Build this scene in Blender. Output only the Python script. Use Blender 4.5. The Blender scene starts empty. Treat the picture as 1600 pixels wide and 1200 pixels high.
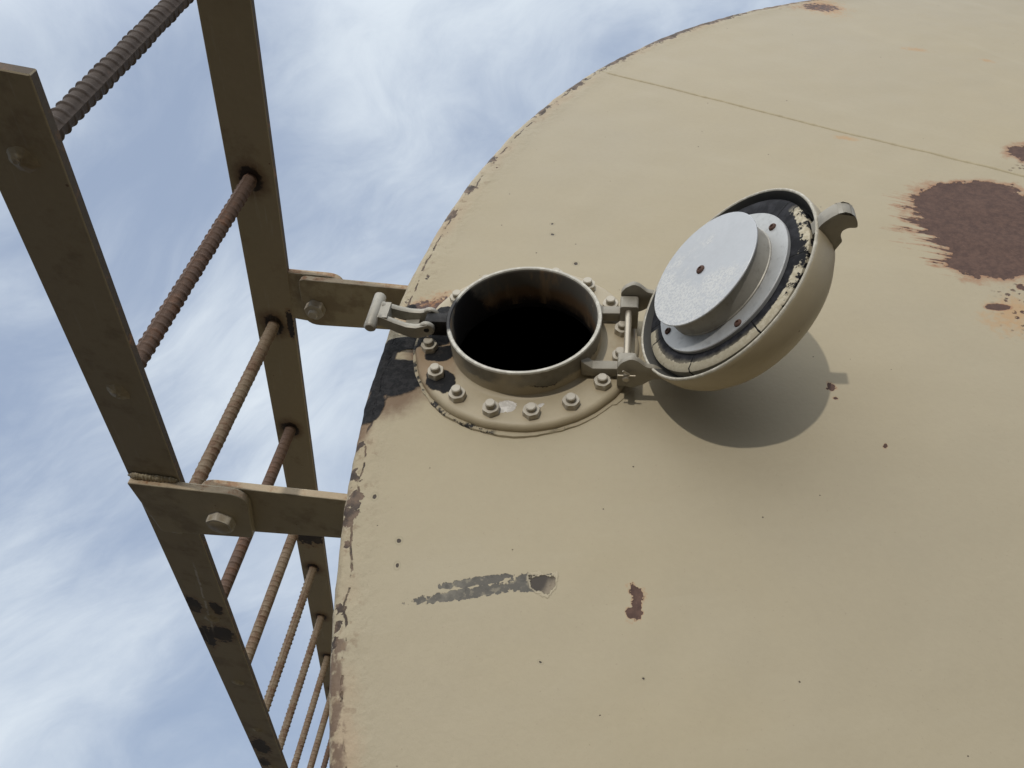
import bpy, bmesh, math, random
from math import sin, cos, pi, radians, sqrt, atan2, hypot
from mathutils import Vector, Matrix, noise as mnoise
random.seed(7)
sc = bpy.context.scene
COL = sc.collection

# ---------------------------------------------------------------- camera
CAM_H = 1.381
cam_d = bpy.data.cameras.new('camera')
cam = bpy.data.objects.new('camera', cam_d); COL.objects.link(cam)
cam.matrix_world = Matrix(((0.988819, 0.0, -0.149120, 0.0),
                           (-0.114334, -0.641980, -0.758148, 0.0),
                           (-0.095732, 0.766721, -0.634803, CAM_H),
                           (0, 0, 0, 1)))
cam_d.sensor_width = 36.0
cam_d.lens = 36.0 * 1240.0 / 1600.0
cam_d.clip_start = 0.02
cam_d.clip_end = 3000.0
sc.camera = cam

# ---------------------------------------------------------------- light
SUN = Vector((-0.348, -0.929, 0.123)).normalized()
sun_d = bpy.data.lights.new('sun', 'SUN')
sun_d.energy = 1.45; sun_d.angle = radians(1.0); sun_d.color = (1.0, 0.95, 0.87)
sun = bpy.data.objects.new('sun', sun_d); COL.objects.link(sun)
sun.rotation_euler = SUN.to_track_quat('Z', 'Y').to_euler()
sc.view_settings.view_transform = 'Standard'
sc.view_settings.look = 'None'
sc.view_settings.exposure = 0.0
sc.view_settings.gamma = 1.0


# ---------------------------------------------------------------- node helper
class NT:
    def __init__(self, tree):
        self.t = tree; self.n = tree.nodes; self.l = tree.links

    def new(self, typ, **kw):
        nd = self.n.new(typ)
        for k, v in kw.items(): setattr(nd, k, v)
        return nd

    def put(self, sock, v):
        if v is None: return
        if isinstance(v, bpy.types.NodeSocket): self.l.new(v, sock)
        elif isinstance(v, (tuple, list)) and len(v) == 3 and sock.type == 'RGBA': sock.default_value = (*v, 1)
        else: sock.default_value = v

    def math(self, op, a, b=None, c=None, clamp=False):
        nd = self.new('ShaderNodeMath', operation=op, use_clamp=clamp)
        self.put(nd.inputs[0], a); self.put(nd.inputs[1], b)
        if c is not None: self.put(nd.inputs[2], c)
        return nd.outputs[0]

    def add(self, a, b): return self.math('ADD', a, b)
    def sub(self, a, b): return self.math('SUBTRACT', a, b)
    def mul(self, a, b): return self.math('MULTIPLY', a, b)
    def mx(self, a, b): return self.math('MAXIMUM', a, b)
    def mn(self, a, b): return self.math('MINIMUM', a, b)

    def vmath(self, op, a, b=None):
        nd = self.new('ShaderNodeVectorMath', operation=op)
        self.put(nd.inputs[0], a)
        if b is not None: self.put(nd.inputs[1], b)
        return nd.outputs['Value'] if op in ('LENGTH', 'DOT_PRODUCT', 'DISTANCE') else nd.outputs[0]

    def noise(self, vec, scale, detail=4, rough=0.55, dist=0.0, col=False):
        nd = self.new('ShaderNodeTexNoise')
        self.put(nd.inputs['Vector'], vec)
        nd.inputs['Scale'].default_value = scale; nd.inputs['Detail'].default_value = detail
        nd.inputs['Roughness'].default_value = rough; nd.inputs['Distortion'].default_value = dist
        return nd.outputs[1 if col else 0]

    def voronoi(self, vec, scale, feature='F1', rnd=1.0):
        nd = self.new('ShaderNodeTexVoronoi', feature=feature)
        self.put(nd.inputs['Vector'], vec); nd.inputs['Scale'].default_value = scale
        nd.inputs['Randomness'].default_value = rnd
        return nd

    def mapping(self, vec, loc=(0, 0, 0), rot=(0, 0, 0), scale=(1, 1, 1), typ='POINT'):
        nd = self.new('ShaderNodeMapping', vector_type=typ)
        self.put(nd.inputs['Vector'], vec)
        nd.inputs['Location'].default_value = loc; nd.inputs['Rotation'].default_value = rot
        nd.inputs['Scale'].default_value = scale
        return nd.outputs[0]

    def step(self, v, lo, hi, a=0.0, b=1.0):           # smoothstep, lo may exceed hi
        nd = self.new('ShaderNodeMapRange', interpolation_type='SMOOTHSTEP')
        if lo > hi: lo, hi, a, b = hi, lo, b, a
        self.put(nd.inputs[0], v)
        for i, x in enumerate((lo, hi, a, b)): nd.inputs[i + 1].default_value = x
        return nd.outputs[0]

    def mix(self, f, a, b, blend='MIX'):
        nd = self.new('ShaderNodeMix', data_type='RGBA', blend_type=blend)
        self.put(nd.inputs[0], f); self.put(nd.inputs[6], a); self.put(nd.inputs[7], b)
        return nd.outputs[2]

    def fmix(self, f, a, b):
        nd = self.new('ShaderNodeMix', data_type='FLOAT')
        self.put(nd.inputs[0], f); self.put(nd.inputs[2], a); self.put(nd.inputs[3], b)
        return nd.outputs[0]

    def xyz(self, vec):
        nd = self.new('ShaderNodeSeparateXYZ'); self.put(nd.inputs[0], vec); return nd.outputs

    def comb(self, x, y, z):
        nd = self.new('ShaderNodeCombineXYZ')
        for i, v in enumerate((x, y, z)): self.put(nd.inputs[i], v)
        return nd.outputs[0]

    def bump(self, h, strength, dist, normal=None):
        nd = self.new('ShaderNodeBump')
        self.put(nd.inputs['Height'], h)
        nd.inputs['Strength'].default_value = strength; nd.inputs['Distance'].default_value = dist
        if normal is not None: self.put(nd.inputs['Normal'], normal)
        return nd.outputs[0]

    def attr(self, name):
        nd = self.new('ShaderNodeAttribute'); nd.attribute_name = name
        return nd.outputs['Fac']

    def blobs(self, vec, lst, plane='xz'):              # smallest normalised distance to a list of ellipses
        best = None
        for (a, b, ra, rb, ang) in lst:
            if plane == 'xz': v = self.mapping(vec, (a, 0, b), (0, -ang, 0), (ra, 1e4, rb), 'TEXTURE')
            else: v = self.mapping(vec, (a, b, 0), (0, 0, ang), (ra, rb, 1e4), 'TEXTURE')
            d = self.vmath('LENGTH', v)
            best = d if best is None else self.mn(best, d)
        return best


def material(name):
    m = bpy.data.materials.new(name); m.use_nodes = True
    g = NT(m.node_tree)
    bsdf = m.node_tree.nodes['Principled BSDF']
    tc = g.new('ShaderNodeTexCoord')
    return m, g, bsdf, tc.outputs['Object']


def finish(g, b, color, rough, normal=None, metal=0.0, spec=0.5):
    g.put(b.inputs['Base Color'], color); g.put(b.inputs['Roughness'], rough)
    g.put(b.inputs['Metallic'], metal); g.put(b.inputs['Specular IOR Level'], spec)
    if normal is not None: g.put(b.inputs['Normal'], normal)


# ---------------------------------------------------------------- sky with high thin cloud
SKY_BANKS = [((-0.36, 0.33, 0.87), 0.26, 0.20), ((-0.41, 0.84, 0.36), 0.26, 0.11), ((-0.15, 0.78, 0.61), 0.20, 0.16), ((0.07, 0.37, 0.93), 0.26, 0.20),
             ((-0.06, 0.51, 0.86), 0.20, 0.05), ((-0.45, 0.73, 0.51), 0.20, -0.15), ((-0.23, 0.60, 0.77), 0.20, -0.07), ((-0.10, 0.60, 0.79), 0.16, -0.08), ((-0.26, 0.93, 0.26), 0.18, -0.04), ((-0.19, 0.44, 0.88), 0.28, -0.13)]
world = bpy.data.worlds.new('World'); sc.world = world; world.use_nodes = True
g = NT(world.node_tree)
for nd in list(g.n): g.n.remove(nd)
sky = g.new('ShaderNodeTexSky', sky_type='NISHITA')
sky.sun_disc = False
sky.sun_elevation = math.asin(SUN.z)
sky.sun_rotation = atan2(SUN.x, SUN.y)
sky.air_density = 1.0; sky.dust_density = 0.6; sky.ozone_density = 2.0
tc = g.new('ShaderNodeTexCoord')
D = tc.outputs['Generated']
x, y, z = g.xyz(D)
# streak frame: cloud bands run one way across the sky, finer across than along
ca = g.vmath('DOT_PRODUCT', D, (0.79, -0.46, 0.36)); cb = g.vmath('DOT_PRODUCT', D, (0.56, 0.45, -0.67)); cc = g.vmath('DOT_PRODUCT', D, (-0.15, 0.76, 0.63))
P = g.comb(ca, cb, cc)
warp = g.noise(P, 1.8, 3, 0.5, col=True)
P2 = g.vmath('ADD', P, g.vmath('MULTIPLY', g.vmath('SUBTRACT', warp, (0.5, 0.5, 0.5)), (0.45, 0.45, 0.45)))
n_big = g.noise(g.mapping(P2, loc=(5.1, 2.7, 0.3), scale=(1.0, 1.4, 1.0)), 2.4, 4, 0.5)
n_streak = g.noise(g.mapping(P2, loc=(0.4, 0.2, 0.0), scale=(0.8, 1.9, 1.0)), 5.0, 7, 0.58, 0.2)
n_fine = g.noise(g.mapping(P2, scale=(0.7, 1.7, 1.0)), 15.0, 7, 0.66, 0.4)
cv = g.add(g.mul(n_big, 0.40), g.add(g.mul(n_streak, 0.46), g.mul(n_fine, 0.17)))
for (dv, rad, amp) in SKY_BANKS:                             # denser and thinner banks of cloud, by direction
    cv = g.add(cv, g.step(g.vmath('DISTANCE', D, dv), rad, 0.0, 0.0, amp))
cl = g.step(cv, 0.34, 0.80)
blue = g.mix(0.85, sky.outputs[0], (3.85, 4.75, 6.45))
white = (7.4, 8.15, 8.9)
skycol = g.mix(cl, blue, white)
# unseen bright cloud added high overhead, behind the camera, to top-light the deck
fill_bank = g.step(g.vmath('DOT_PRODUCT', D, (-0.22, -0.42, 0.88)), 0.60, 0.97)
skycol = g.mix(g.mul(fill_bank, 0.9), skycol, (23.0, 23.6, 24.0))
bg = g.new('ShaderNodeBackground'); g.put(bg.inputs[0], skycol); bg.inputs[1].default_value = 0.1
out = g.new('ShaderNodeOutputWorld'); g.l.new(bg.outputs[0], out.inputs[0])

# ================================================================ materials
TAN = (0.368, 0.314, 0.214)
RUST_DK = (0.070, 0.042, 0.036)
RUST_OR = (0.300, 0.145, 0.060)


def paint_variation(g, vec, base, amount=0.10):
    n1 = g.noise(vec, 1.7, 3, 0.5); n2 = g.noise(vec, 16.0, 6, 0.65); n3 = g.noise(vec, 120.0, 3, 0.6)
    v = g.add(g.mul(g.sub(n1, 0.5), amount * 1.2), g.add(g.mul(g.sub(n2, 0.5), amount), g.mul(g.sub(n3, 0.5), amount)))
    hs = g.new('ShaderNodeHueSaturation'); g.put(hs.inputs['Value'], g.add(v, 1.0))
    g.put(hs.inputs['Saturation'], g.add(g.mul(g.sub(n1, 0.5), 0.35), 1.0))
    g.put(hs.inputs['Color'], base)
    return hs.outputs[0], n2, n3


def rust_color(g, vec):
    a = g.noise(vec, 90, 5, 0.75)
    c = g.mix(g.step(a, 0.30, 0.70), (0.070, 0.041, 0.033), (0.120, 0.070, 0.052))
    b = g.noise(vec, 260, 3, 0.6)
    return g.mix(g.step(b, 0.62, 0.75, 0, 0.45), c, (0.20, 0.12, 0.085))


TANK_R = 1.713
SLOPE = 0.2
DECK_RUST = [(-0.8122, 0.5263, 0.0758, 0.1006, -0.13), (-0.8278, 0.4449, 0.0621, 0.0525, -0.185), (-0.7704, 0.5954, 0.077, 0.0416, -0.06),
             (-0.70, 0.50, 0.09, 0.085, 0.0),
             (-0.6034, 0.6982, 0.0464, 0.038, -0.06), (-0.8698, 0.3415, 0.0153, 0.0066, -0.18), (-0.8222, 0.3736, 0.0046, 0.0067, 0.12)]
DECK_FLAKE = [(-1.402, 0.0095, 0.0068, 0.0088, 0.5), (-1.4098, -0.013, 0.0068, 0.0072, 0.08), (-1.4060, -0.003, 0.0050, 0.0120, -0.25),
              (-1.1218, 0.2424, 0.0050, 0.0058, -0.17), (-1.1238, 0.2242, 0.0028, 0.0028, -0.16), (-1.0958, 0.1468, 0.0022, 0.0033, -0.39)]
DECK_STAIN = [(-1.5946, 0.474, 0.0330, 0.0190, 0.42), (-0.6211, 1.5306, 0.0464, 0.0299, -0.137)]
DECK_OIL = [(-1.6600, 0.3830, 0.0130, 0.0280, -0.35), (-1.6473, 0.3480, 0.0420, 0.0325, -0.09), (-1.6343, 0.4072, 0.032, 0.0136, -0.066), (-1.6770, 0.3000, 0.0150, 0.0260, -0.35),
            (-1.6096, 0.3646, 0.0347, 0.014, 1.4843), (-1.6282, 0.4721, 0.014, 0.0093, 1.05)]
DECK_OILGAP = [(-1.6270, 0.3860, 0.0170, 0.0105, -0.30)]
DECK_SCRAPE = [(-1.5718, 0.0314, 0.062, 0.0062, 0.018), (-1.5628, 0.0438, 0.0388, 0.0054, 0.03), (-1.5090, 0.0345, 0.0271, 0.0105, -0.06)]
DECK_DENT = [(-1.4955, 0.0310, 0.0190, 0.0122, -0.06)]
DECK_OCHER = [(-0.6038, 1.5419, 0.059, 0.1052, -0.1036), (-0.5504, 1.2036, 0.032, 0.018, -0.3183), (-0.4324, 1.1313, 0.0182, 0.012, -0.7389),
              (-0.8562, 0.3259, 0.0400, 0.0500, -1.0), (-0.8732, 0.8086, 0.0257, 0.0110, -0.4663), (-0.79, 0.36, 0.03, 0.05, 0.0)]
DECK_OILHALO = [(-1.6500, 0.3180, 0.0500, 0.0400, 0.15), (-1.6880, 0.2750, 0.0150, 0.0500, -0.35), (-1.6060, 0.3950, 0.0300, 0.0400, 0.0)]
DECK_PIT = [(-1.4045, 0.6385, 0.0024, 0.0027, 0), (-1.4078, 0.611, 0.0024, 0.0030, 0.5), (-1.3846, 0.5336, 0.0028, 0.0033, 0),
            (-1.6436, 0.1044, 0.0024, 0.0029, 0), (-1.6458, 0.0743, 0.0020, 0.0030, 0), (-1.6712, 0.1662, 0.0025, 0.0034, 0),
            (-1.5074, -0.0496, 0.0012, 0.0018, 0.9), (-1.4127, -0.0776, 0.0010, 0.0011, 0.9)]


DECK_RIMFLAKE = [(-1.6945, 0.2016, 0.0064, 0.0057, 0.64), (-1.6968, 0.1662, 0.0150, 0.0088, 1.34), (-1.6982, 0.1449, 0.0190, 0.0060, 1.39), (-1.6904, 0.2436, 0.0063, 0.0058, 0.98),
                 (-1.7015, 0.1074, 0.0050, 0.005, 1.1), (-1.7050, 0.034, 0.0066, 0.0045, 1.24), (-1.7070, 0.0131, 0.0065, 0.0035, 1.24), (-1.7084, -0.0036, 0.0060, 0.0037, 1.42),
                 (-1.6005, 0.54, 0.0060, 0.0032, 1.1), (-1.5590, 0.6906, 0.0139, 0.0080, 1.13), (-1.5234, 0.7624, 0.0126, 0.0075, 1.06), (-1.4794, 0.8485, 0.0101, 0.0068, 1.05),
                 (-1.3746, 1.0120, 0.0222, 0.0080, 0.95), (-1.2913, 1.1152, 0.0285, 0.0090, 0.86), (-1.1838, 1.2278, 0.0628, 0.0110, 0.79), (-1.0507, 1.3424, 0.0875, 0.0110, 0.66), (-0.9022, 1.4478, 0.0781, 0.0110, 0.56), (-1.6300, 0.4938, 0.006, 0.0032, 1.2)]
DECK_SPECKLE = [(-0.83, 0.33, 0.05, 0.075, -0.4), (-0.60, 0.66, 0.08, 0.035, 0)]


def blob_dist(lst, x, z):
    best = 50.0
    for (cx, cz, ra, rb, an) in lst:
        dx, dz = x - cx, z - cz
        p = (dx * cos(an) + dz * sin(an)) / ra; q = (-dx * sin(an) + dz * cos(an)) / rb
        best = min(best, hypot(p, q))
    return best


def make_deck_material():
    m, g, b, vec = material('tan_deck_paint')
    base, n2, n3 = paint_variation(g, vec, TAN, 0.07)
    x, y, z = g.xyz(vec)
    r = g.math('SQRT', g.add(g.mul(x, x), g.mul(z, z)))
    # polar coordinates: u runs along the rim, r is radial (so streaks follow the fall of the roof)
    ang = g.math('ARCTAN2', z, x)
    pol = g.comb(g.mul(ang, 1.7), r, 0.0)
    nA = g.noise(vec, 34, 5, 0.66); nAc = g.sub(nA, 0.5)
    nF = g.noise(vec, 140, 3, 0.6); nFc = g.sub(nF, 0.5)
    nS = g.sub(g.noise(g.mapping(pol, scale=(1.0, 0.12, 1.0)), 48, 4, 0.62), 0.5)     # radial spikes
    dull = g.noise(g.mapping(pol, scale=(1.0, 0.22, 1.0)), 9, 5, 0.6)
    col = g.mix(g.step(dull, 0.48, 0.75, 0.0, 0.32), base, (0.410, 0.357, 0.252))
    # chalky dirt specks
    spk = g.noise(vec, 420, 2, 0.5)
    col = g.mix(g.step(spk, 0.68, 0.80, 0, 0.35), col, (0.20, 0.16, 0.11))
    # ochre rust bloom
    d = g.add(g.attr('d_ocher'), g.add(g.mul(nAc, 1.1), g.mul(nFc, 1.5)))
    f_oc = g.step(d, 1.15, 0.15, 0, 0.62)
    col = g.mix(f_oc, col, (0.42, 0.235, 0.095))
    # big rust with halo
    db = g.attr('d_rust')
    spk_side = g.mul(g.step(x, -0.84, -0.90, 0.08, 1.0), g.step(z, 0.40, 0.47, 0.25, 1.0))
    nG = g.sub(g.noise(vec, 75, 4, 0.65), 0.5)
    d = g.add(db, g.add(g.mul(nAc, 0.78), g.add(g.add(g.mul(nFc, 0.30), g.mul(nG, 0.55)), g.mul(g.mul(nS, spk_side), 3.0))))
    halo = g.step(d, 1.34, 1.0, 0, 0.9)
    f_ru = g.step(d, 1.02, 0.97)
    col = g.mix(g.mul(halo, g.step(nF, 0.25, 0.6, 0.35, 1.0)), col, (0.30, 0.150, 0.075))
    # flakes
    dfl = g.add(g.blobs(vec, DECK_FLAKE), g.add(g.mul(nG, 2.6), g.mul(nFc, 1.9)))
    f_fl = g.step(dfl, 1.06, 0.98)
    col = g.mix(g.step(dfl, 1.45, 1.0, 0, 0.5), col, (0.40, 0.21, 0.10))
    # stain patches of half-worn paint
    dst = g.add(g.attr('d_stain'), g.add(g.mul(nAc, 2.2), g.mul(nFc, 1.8)))
    f_st = g.step(dst, 1.1, 0.75)
    col = g.mix(g.step(dst, 1.7, 0.9, 0, 0.6), col, (0.38, 0.20, 0.09))
    # loose rust speckle near the patch
    vsp = g.voronoi(vec, 110)
    spot = g.step(vsp.outputs['Distance'], 0.42, 0.28)
    near = g.step(g.add(g.attr('d_speckle'), g.mul(nAc, 1.2)), 1.1, 0.5)
    f_sp = g.mul(g.mul(spot, near), g.step(nF, 0.45, 0.55))
    # scattered tiny chips over the whole deck
    vch = g.voronoi(vec, 17)
    chip_on = g.step(g.xyz(vch.outputs['Color'])[0], 0.74, 0.76)
    chip_sz = g.mul(g.xyz(vch.outputs['Color'])[1], 0.030)
    f_ch = g.mul(chip_on, g.step(g.add(g.sub(vch.outputs['Distance'], chip_sz), g.mul(nFc, 0.06)), 0.008, -0.004))
    vch2 = g.voronoi(vec, 48)
    f_ch2 = g.mul(g.step(g.xyz(vch2.outputs['Color'])[0], 0.78, 0.79),
                  g.step(g.add(vch2.outputs['Distance'], g.mul(nFc, 0.12)), 0.055, 0.03, 0, 0.8))
    dpit = g.blobs(vec, DECK_PIT)
    f_pit = g.step(g.add(dpit, g.mul(nFc, 1.4)), 1.0, 0.8)
    ring = g.mul(g.step(dpit, 2.3, 1.8), g.step(dpit, 1.2, 1.6))
    col = g.mix(g.mul(ring, 0.55), col, (0.30, 0.26, 0.17))
    # scrape: grey primer
    dsc = g.add(g.blobs(vec, DECK_SCRAPE), g.add(g.mul(nAc, 1.0), g.mul(nFc, 1.7)))
    f_sc = g.step(dsc, 1.0, 0.93)
    scol = g.mix(g.step(n2, 0.42, 0.62), (0.095, 0.086, 0.070), (0.180, 0.163, 0.128))
    scol = g.mix(g.step(nF, 0.52, 0.64, 0, 0.55), scol, (0.27, 0.235, 0.165))
    scol = g.mix(g.step(nF, 0.42, 0.34, 0, 0.5), scol, (0.055, 0.050, 0.042))
    col = g.mix(f_sc, col, scol)
    ddn = g.add(g.blobs(vec, DECK_DENT), g.add(g.mul(g.math('ABSOLUTE', g.mul(g.add(x, 1.492), g.sub(0.044, z))), 1700.0), g.add(g.mul(nAc, 1.2), g.add(g.mul(nG, 1.1), -0.10))))
    f_dn_ring = g.mul(g.step(ddn, 1.15, 1.05), g.step(ddn, 0.86, 0.95))
    f_dn = g.step(ddn, 0.95, 0.86)
    dcol = g.mix(g.step(g.add(g.mul(g.add(x, 1.4953), 18.0), g.add(g.mul(g.add(z, -0.0314), -14.0), g.mul(nAc, 0.5))), 0.02, 0.26), (0.048, 0.038, 0.028), (0.24, 0.195, 0.135))
    col = g.mix(f_dn, col, dcol)
    col = g.mix(g.mul(f_dn_ring, 0.7), col, (0.42, 0.36, 0.25))
    # oil
    dh = g.add(g.attr('d_oilhalo'), g.add(g.mul(nAc, 0.9), g.mul(nFc, 0.3)))
    col = g.mix(g.step(dh, 1.25, 0.45, 0, 0.9), col, (0.15, 0.090, 0.048))
    do = g.add(g.attr('d_oil'), g.add(g.mul(nAc, 0.30), g.mul(nFc, 0.16)))
    gap = g.add(g.attr('d_oilgap'), g.mul(nAc, 0.5))
    do = g.add(do, g.mul(nG, 0.35))
    f_oil = g.mul(g.step(do, 1.10, 0.93), g.step(gap, 0.82, 1.05))
    # rim: cracked and flaking paint
    rr = g.sub(TANK_R - 0.0135, r)                       # distance inwards from the crack line
    wob = g.mul(g.sub(g.noise(vec, 22, 5, 0.6), 0.5), 0.020)
    rw = g.add(rr, wob)
    reg = g.noise(g.mapping(pol, scale=(1.0, 1.0, 1.0)), 7.0, 3, 0.55)
    reg2 = g.noise(vec, 55, 4, 0.6)
    width = g.mul(g.step(reg, 0.54, 0.82), 0.0048)
    wide = g.mul(width, g.step(g.add(reg2, g.mul(nG, 0.8)), 0.46, 0.60))
    f_rim = g.step(g.add(g.sub(g.math('ABSOLUTE', rw), wide), g.mul(nG, 0.005)), 0.0008, -0.0004)
    drf = g.add(g.attr('d_rimflake'), g.add(g.mul(nG, 4.2), g.mul(nFc, 2.0)))
    line = g.mul(g.step(g.math('ABSOLUTE', rw), 0.0016, 0.0006), g.step(g.noise(vec, 38, 4, 0.6), 0.47, 0.53))
    f_rim = g.mx(g.mx(g.mul(f_rim, g.step(width, 0.001, 0.003)), line), g.step(drf, 1.05, 0.97))
    edge_rust = g.mul(g.step(rr, -0.006, -0.013), g.step(g.noise(g.mapping(pol, scale=(1, 3, 1)), 30, 5, 0.65), 0.50, 0.62))
    rimhalo = g.step(g.add(g.math('ABSOLUTE', rw), g.mul(nFc, 0.012)), 0.022, 0.004)
    col = g.mix(g.mul(g.mul(rimhalo, g.step(reg, 0.42, 0.7)), 0.55), col, (0.38, 0.265, 0.165))
    topz = g.step(ang, 2.42, 2.05)                       # upper rim is rustier
    top_ru = g.mul(topz, g.mul(g.step(g.add(rr, g.mul(nAc, 0.03)), 0.006, -0.002), g.step(reg2, 0.40, 0.52)))
    f_edge = g.mx(edge_rust, top_ru)
    col = g.mix(g.mul(g.mx(g.mul(edge_rust, 0.45), g.mul(top_ru, 0.85)), 1.0), col, (0.125, 0.076, 0.050))
    rcol = rust_color(g, vec)
    flake_c = g.mix(g.step(reg2, 0.40, 0.62), (0.050, 0.034, 0.024), (0.150, 0.100, 0.066))
    lift = g.mul(g.step(drf, 1.45, 1.12), g.step(nG, 0.02, 0.10))
    col = g.mix(g.mul(lift, 0.6), col, (0.50, 0.43, 0.315))
    rimdirt = g.mul(g.step(rr, 0.030, 0.004), g.step(nG, 0.05, 0.16))
    col = g.mix(g.mul(rimdirt, 0.5), col, (0.21, 0.145, 0.085))
    col = g.mix(f_rim, col, flake_c)
    f_r = g.mx(g.mx(f_ru, f_fl), g.mx(f_sp, f_ch))
    col = g.mix(f_r, col, rcol)
    col = g.mix(f_st, col, g.mix(g.step(nF, 0.45, 0.68), (0.070, 0.038, 0.029), (0.24, 0.115, 0.05)))
    col = g.mix(g.mx(f_pit, f_ch2), col, (0.055, 0.042, 0.030))
    col = g.mix(f_oil, col, g.mix(g.step(nF, 0.45, 0.6), (0.009, 0.009, 0.010), (0.020, 0.019, 0.020)))
    # roughness and relief
    rough = g.fmix(f_r, g.add(0.62, g.mul(g.sub(n2, 0.5), 0.2)), 0.85)
    rough = g.fmix(f_oil, rough, 0.62)
    peel = g.noise(vec, 210, 3, 0.5)
    lowrim = g.mul(g.step(rr, 0.28, 0.02), g.step(z, 0.20, -0.05))
    lump = g.mul(g.noise(vec, 80, 4, 0.6), g.add(0.25, g.mul(lowrim, 2.4)))
    rimlump = g.mul(g.noise(vec, 95, 3, 0.6), g.step(rr, 0.05, 0.015, 0, 3.6))
    h = g.add(g.mul(peel, 0.22), g.add(g.mul(lump, 0.35), g.mul(rimlump, 0.5)))
    h = g.sub(h, g.mul(g.mx(f_r, g.mx(f_pit, g.mx(f_rim, f_ch2))), 1.6))
    h = g.sub(h, g.mul(f_sc, 0.45)); h = g.sub(h, g.mul(f_dn, 3.0)); h = g.add(h, g.mul(f_dn_ring, 0.8))
    h = g.add(h, g.mul(f_oil, g.add(0.4, g.mul(g.noise(vec, 130, 4, 0.7), 1.5))))
    h = g.add(h, g.mul(g.mul(f_r, g.noise(vec, 170, 4, 0.7)), 0.6))
    nrm = g.bump(h, 0.7, 0.0012)
    finish(g, b, col, rough, nrm, 0.0, g.fmix(f_oil, 0.35, 0.14))
    return m


def make_paint(name, base=TAN, chips=None, modulo=False, drip=False, edge=False, rough=0.5, chipcol=(0.040, 0.033, 0.030), wear=0.0):
    """plain tan steel paint; chips = list of ellipses (xy of the part's own frame) where paint has come off"""
    m, g, b, vec = material(name)
    col, n2, n3 = paint_variation(g, vec, base, 0.14)
    nA = g.sub(g.noise(vec, 30, 7, 0.66), 0.5); nF = g.sub(g.noise(vec, 130, 4, 0.6), 0.5)
    h = g.mul(g.noise(vec, 190, 3, 0.5), 0.3)
    x, y, z = g.xyz(vec)
    if modulo:                                           # rusty ring round every rung hole
        ym = g.math('PINGPONG', y, 0.1525)               # 0 at the rungs
        dd = g.vmath('LENGTH', g.comb(x, g.mul(ym, 0.75), 0.0))
        dd = g.add(dd, g.add(g.mul(nA, 0.020), g.mul(nF, 0.008)))
        on = g.step(z, 0.1, 0.2)
        col = g.mix(g.mul(g.step(dd, 0.034, 0.015, 0, 0.75), on), col, (0.125, 0.066, 0.034))
        col = g.mix(g.mul(g.step(dd, 0.0185, 0.0145), on), col, (0.022, 0.014, 0.010))
    if chips:
        nG = g.sub(g.noise(vec, 75, 4, 0.7), 0.5)
        d = g.add(g.blobs(vec, chips, 'xy'), g.add(g.mul(nA, 1.15), g.add(g.mul(nG, 1.6), g.mul(nF, 0.7))))
        col = g.mix(g.step(d, 1.5, 1.0, 0, 0.55), col, (0.22, 0.125, 0.07))
        f = g.step(d, 1.02, 0.97)
        col = g.mix(f, col, chipcol); h = g.sub(h, g.mul(f, 1.2))
    if drip:
        line = g.math('ABSOLUTE', g.add(g.sub(x, g.mul(g.sub(y, 0.85), -0.055)), g.add(g.mul(nA, 0.010), g.mul(nF, 0.004))))
        f = g.mul(g.step(line, 0.0022, 0.0010), g.mul(g.step(y, 0.70, 0.74), g.step(y, 0.98, 0.93)))
        f = g.mul(f, g.step(g.noise(vec, 60, 3, 0.5), 0.40, 0.50))
        col = g.mix(f, col, (0.50, 0.47, 0.42))
    inf = g.new('ShaderNodeObjectInfo')
    rnd = inf.outputs['Random']
    sc_ = g.noise(g.mapping(vec, scale=(1.0, 0.05, 1.0)), 170, 4, 0.6)
    col = g.mix(g.step(sc_, 0.60, 0.72, 0, 0.30), col, (0.46, 0.42, 0.34))
    grime = g.add(g.noise(vec, 14, 6, 0.7), g.mul(g.sub(rnd, 0.5), 0.22))
    col = g.mix(g.step(grime, 0.50, 0.68, 0, 0.55), col, (0.165, 0.118, 0.075))
    # thin rust freckles
    v = g.voronoi(vec, 60)
    f = g.mul(g.step(g.xyz(v.outputs['Color'])[0], 0.88, 0.90), g.step(g.add(v.outputs['Distance'], g.mul(nF, 0.15)), 0.10, 0.05, 0, 0.8))
    col = g.mix(f, col, (0.12, 0.07, 0.045))
    if edge:                                             # rust bleeding along exposed edges
        geo = g.new('ShaderNodeNewGeometry')
        pt = g.step(g.add(geo.outputs['Pointiness'], g.mul(nA, 0.10)), 0.505, 0.56)
        col = g.mix(g.mul(pt, edge), col, (0.20, 0.105, 0.055))
    if wear:
        geo = g.new('ShaderNodeNewGeometry')
        pt = g.step(g.add(geo.outputs['Pointiness'], g.mul(nF, 0.06)), 0.52, 0.56)
        f = g.mul(pt, wear)
        col = g.mix(f, col, (0.62, 0.60, 0.55))
    finish(g, b, col, g.add(rough, g.mul(g.sub(n2, 0.5), 0.2)), g.bump(h, 0.5, 0.0009), 0.0, 0.35)
    return m


def make_edge_rust(name, base, f0=0.45, rust=(0.27, 0.145, 0.075)):
    m, g, b, vec = material(name)
    col, n2, n3 = paint_variation(g, vec, base, 0.2)
    nA = g.noise(vec, 26, 7, 0.7); nF = g.noise(vec, 180, 4, 0.65)
    col = g.mix(g.step(nA, f0, f0 + 0.16), col, rust)
    col = g.mix(g.step(g.add(g.mul(nA, 0.6), g.mul(nF, 0.4)), f0 + 0.09, f0 + 0.17, 0, 0.85), col, (0.10, 0.058, 0.038))
    h = g.add(g.mul(nF, 0.8), g.mul(nA, 0.4))
    finish(g, b, col, 0.8, g.bump(h, 0.6, 0.001), 0, 0.3)
    return m


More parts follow.
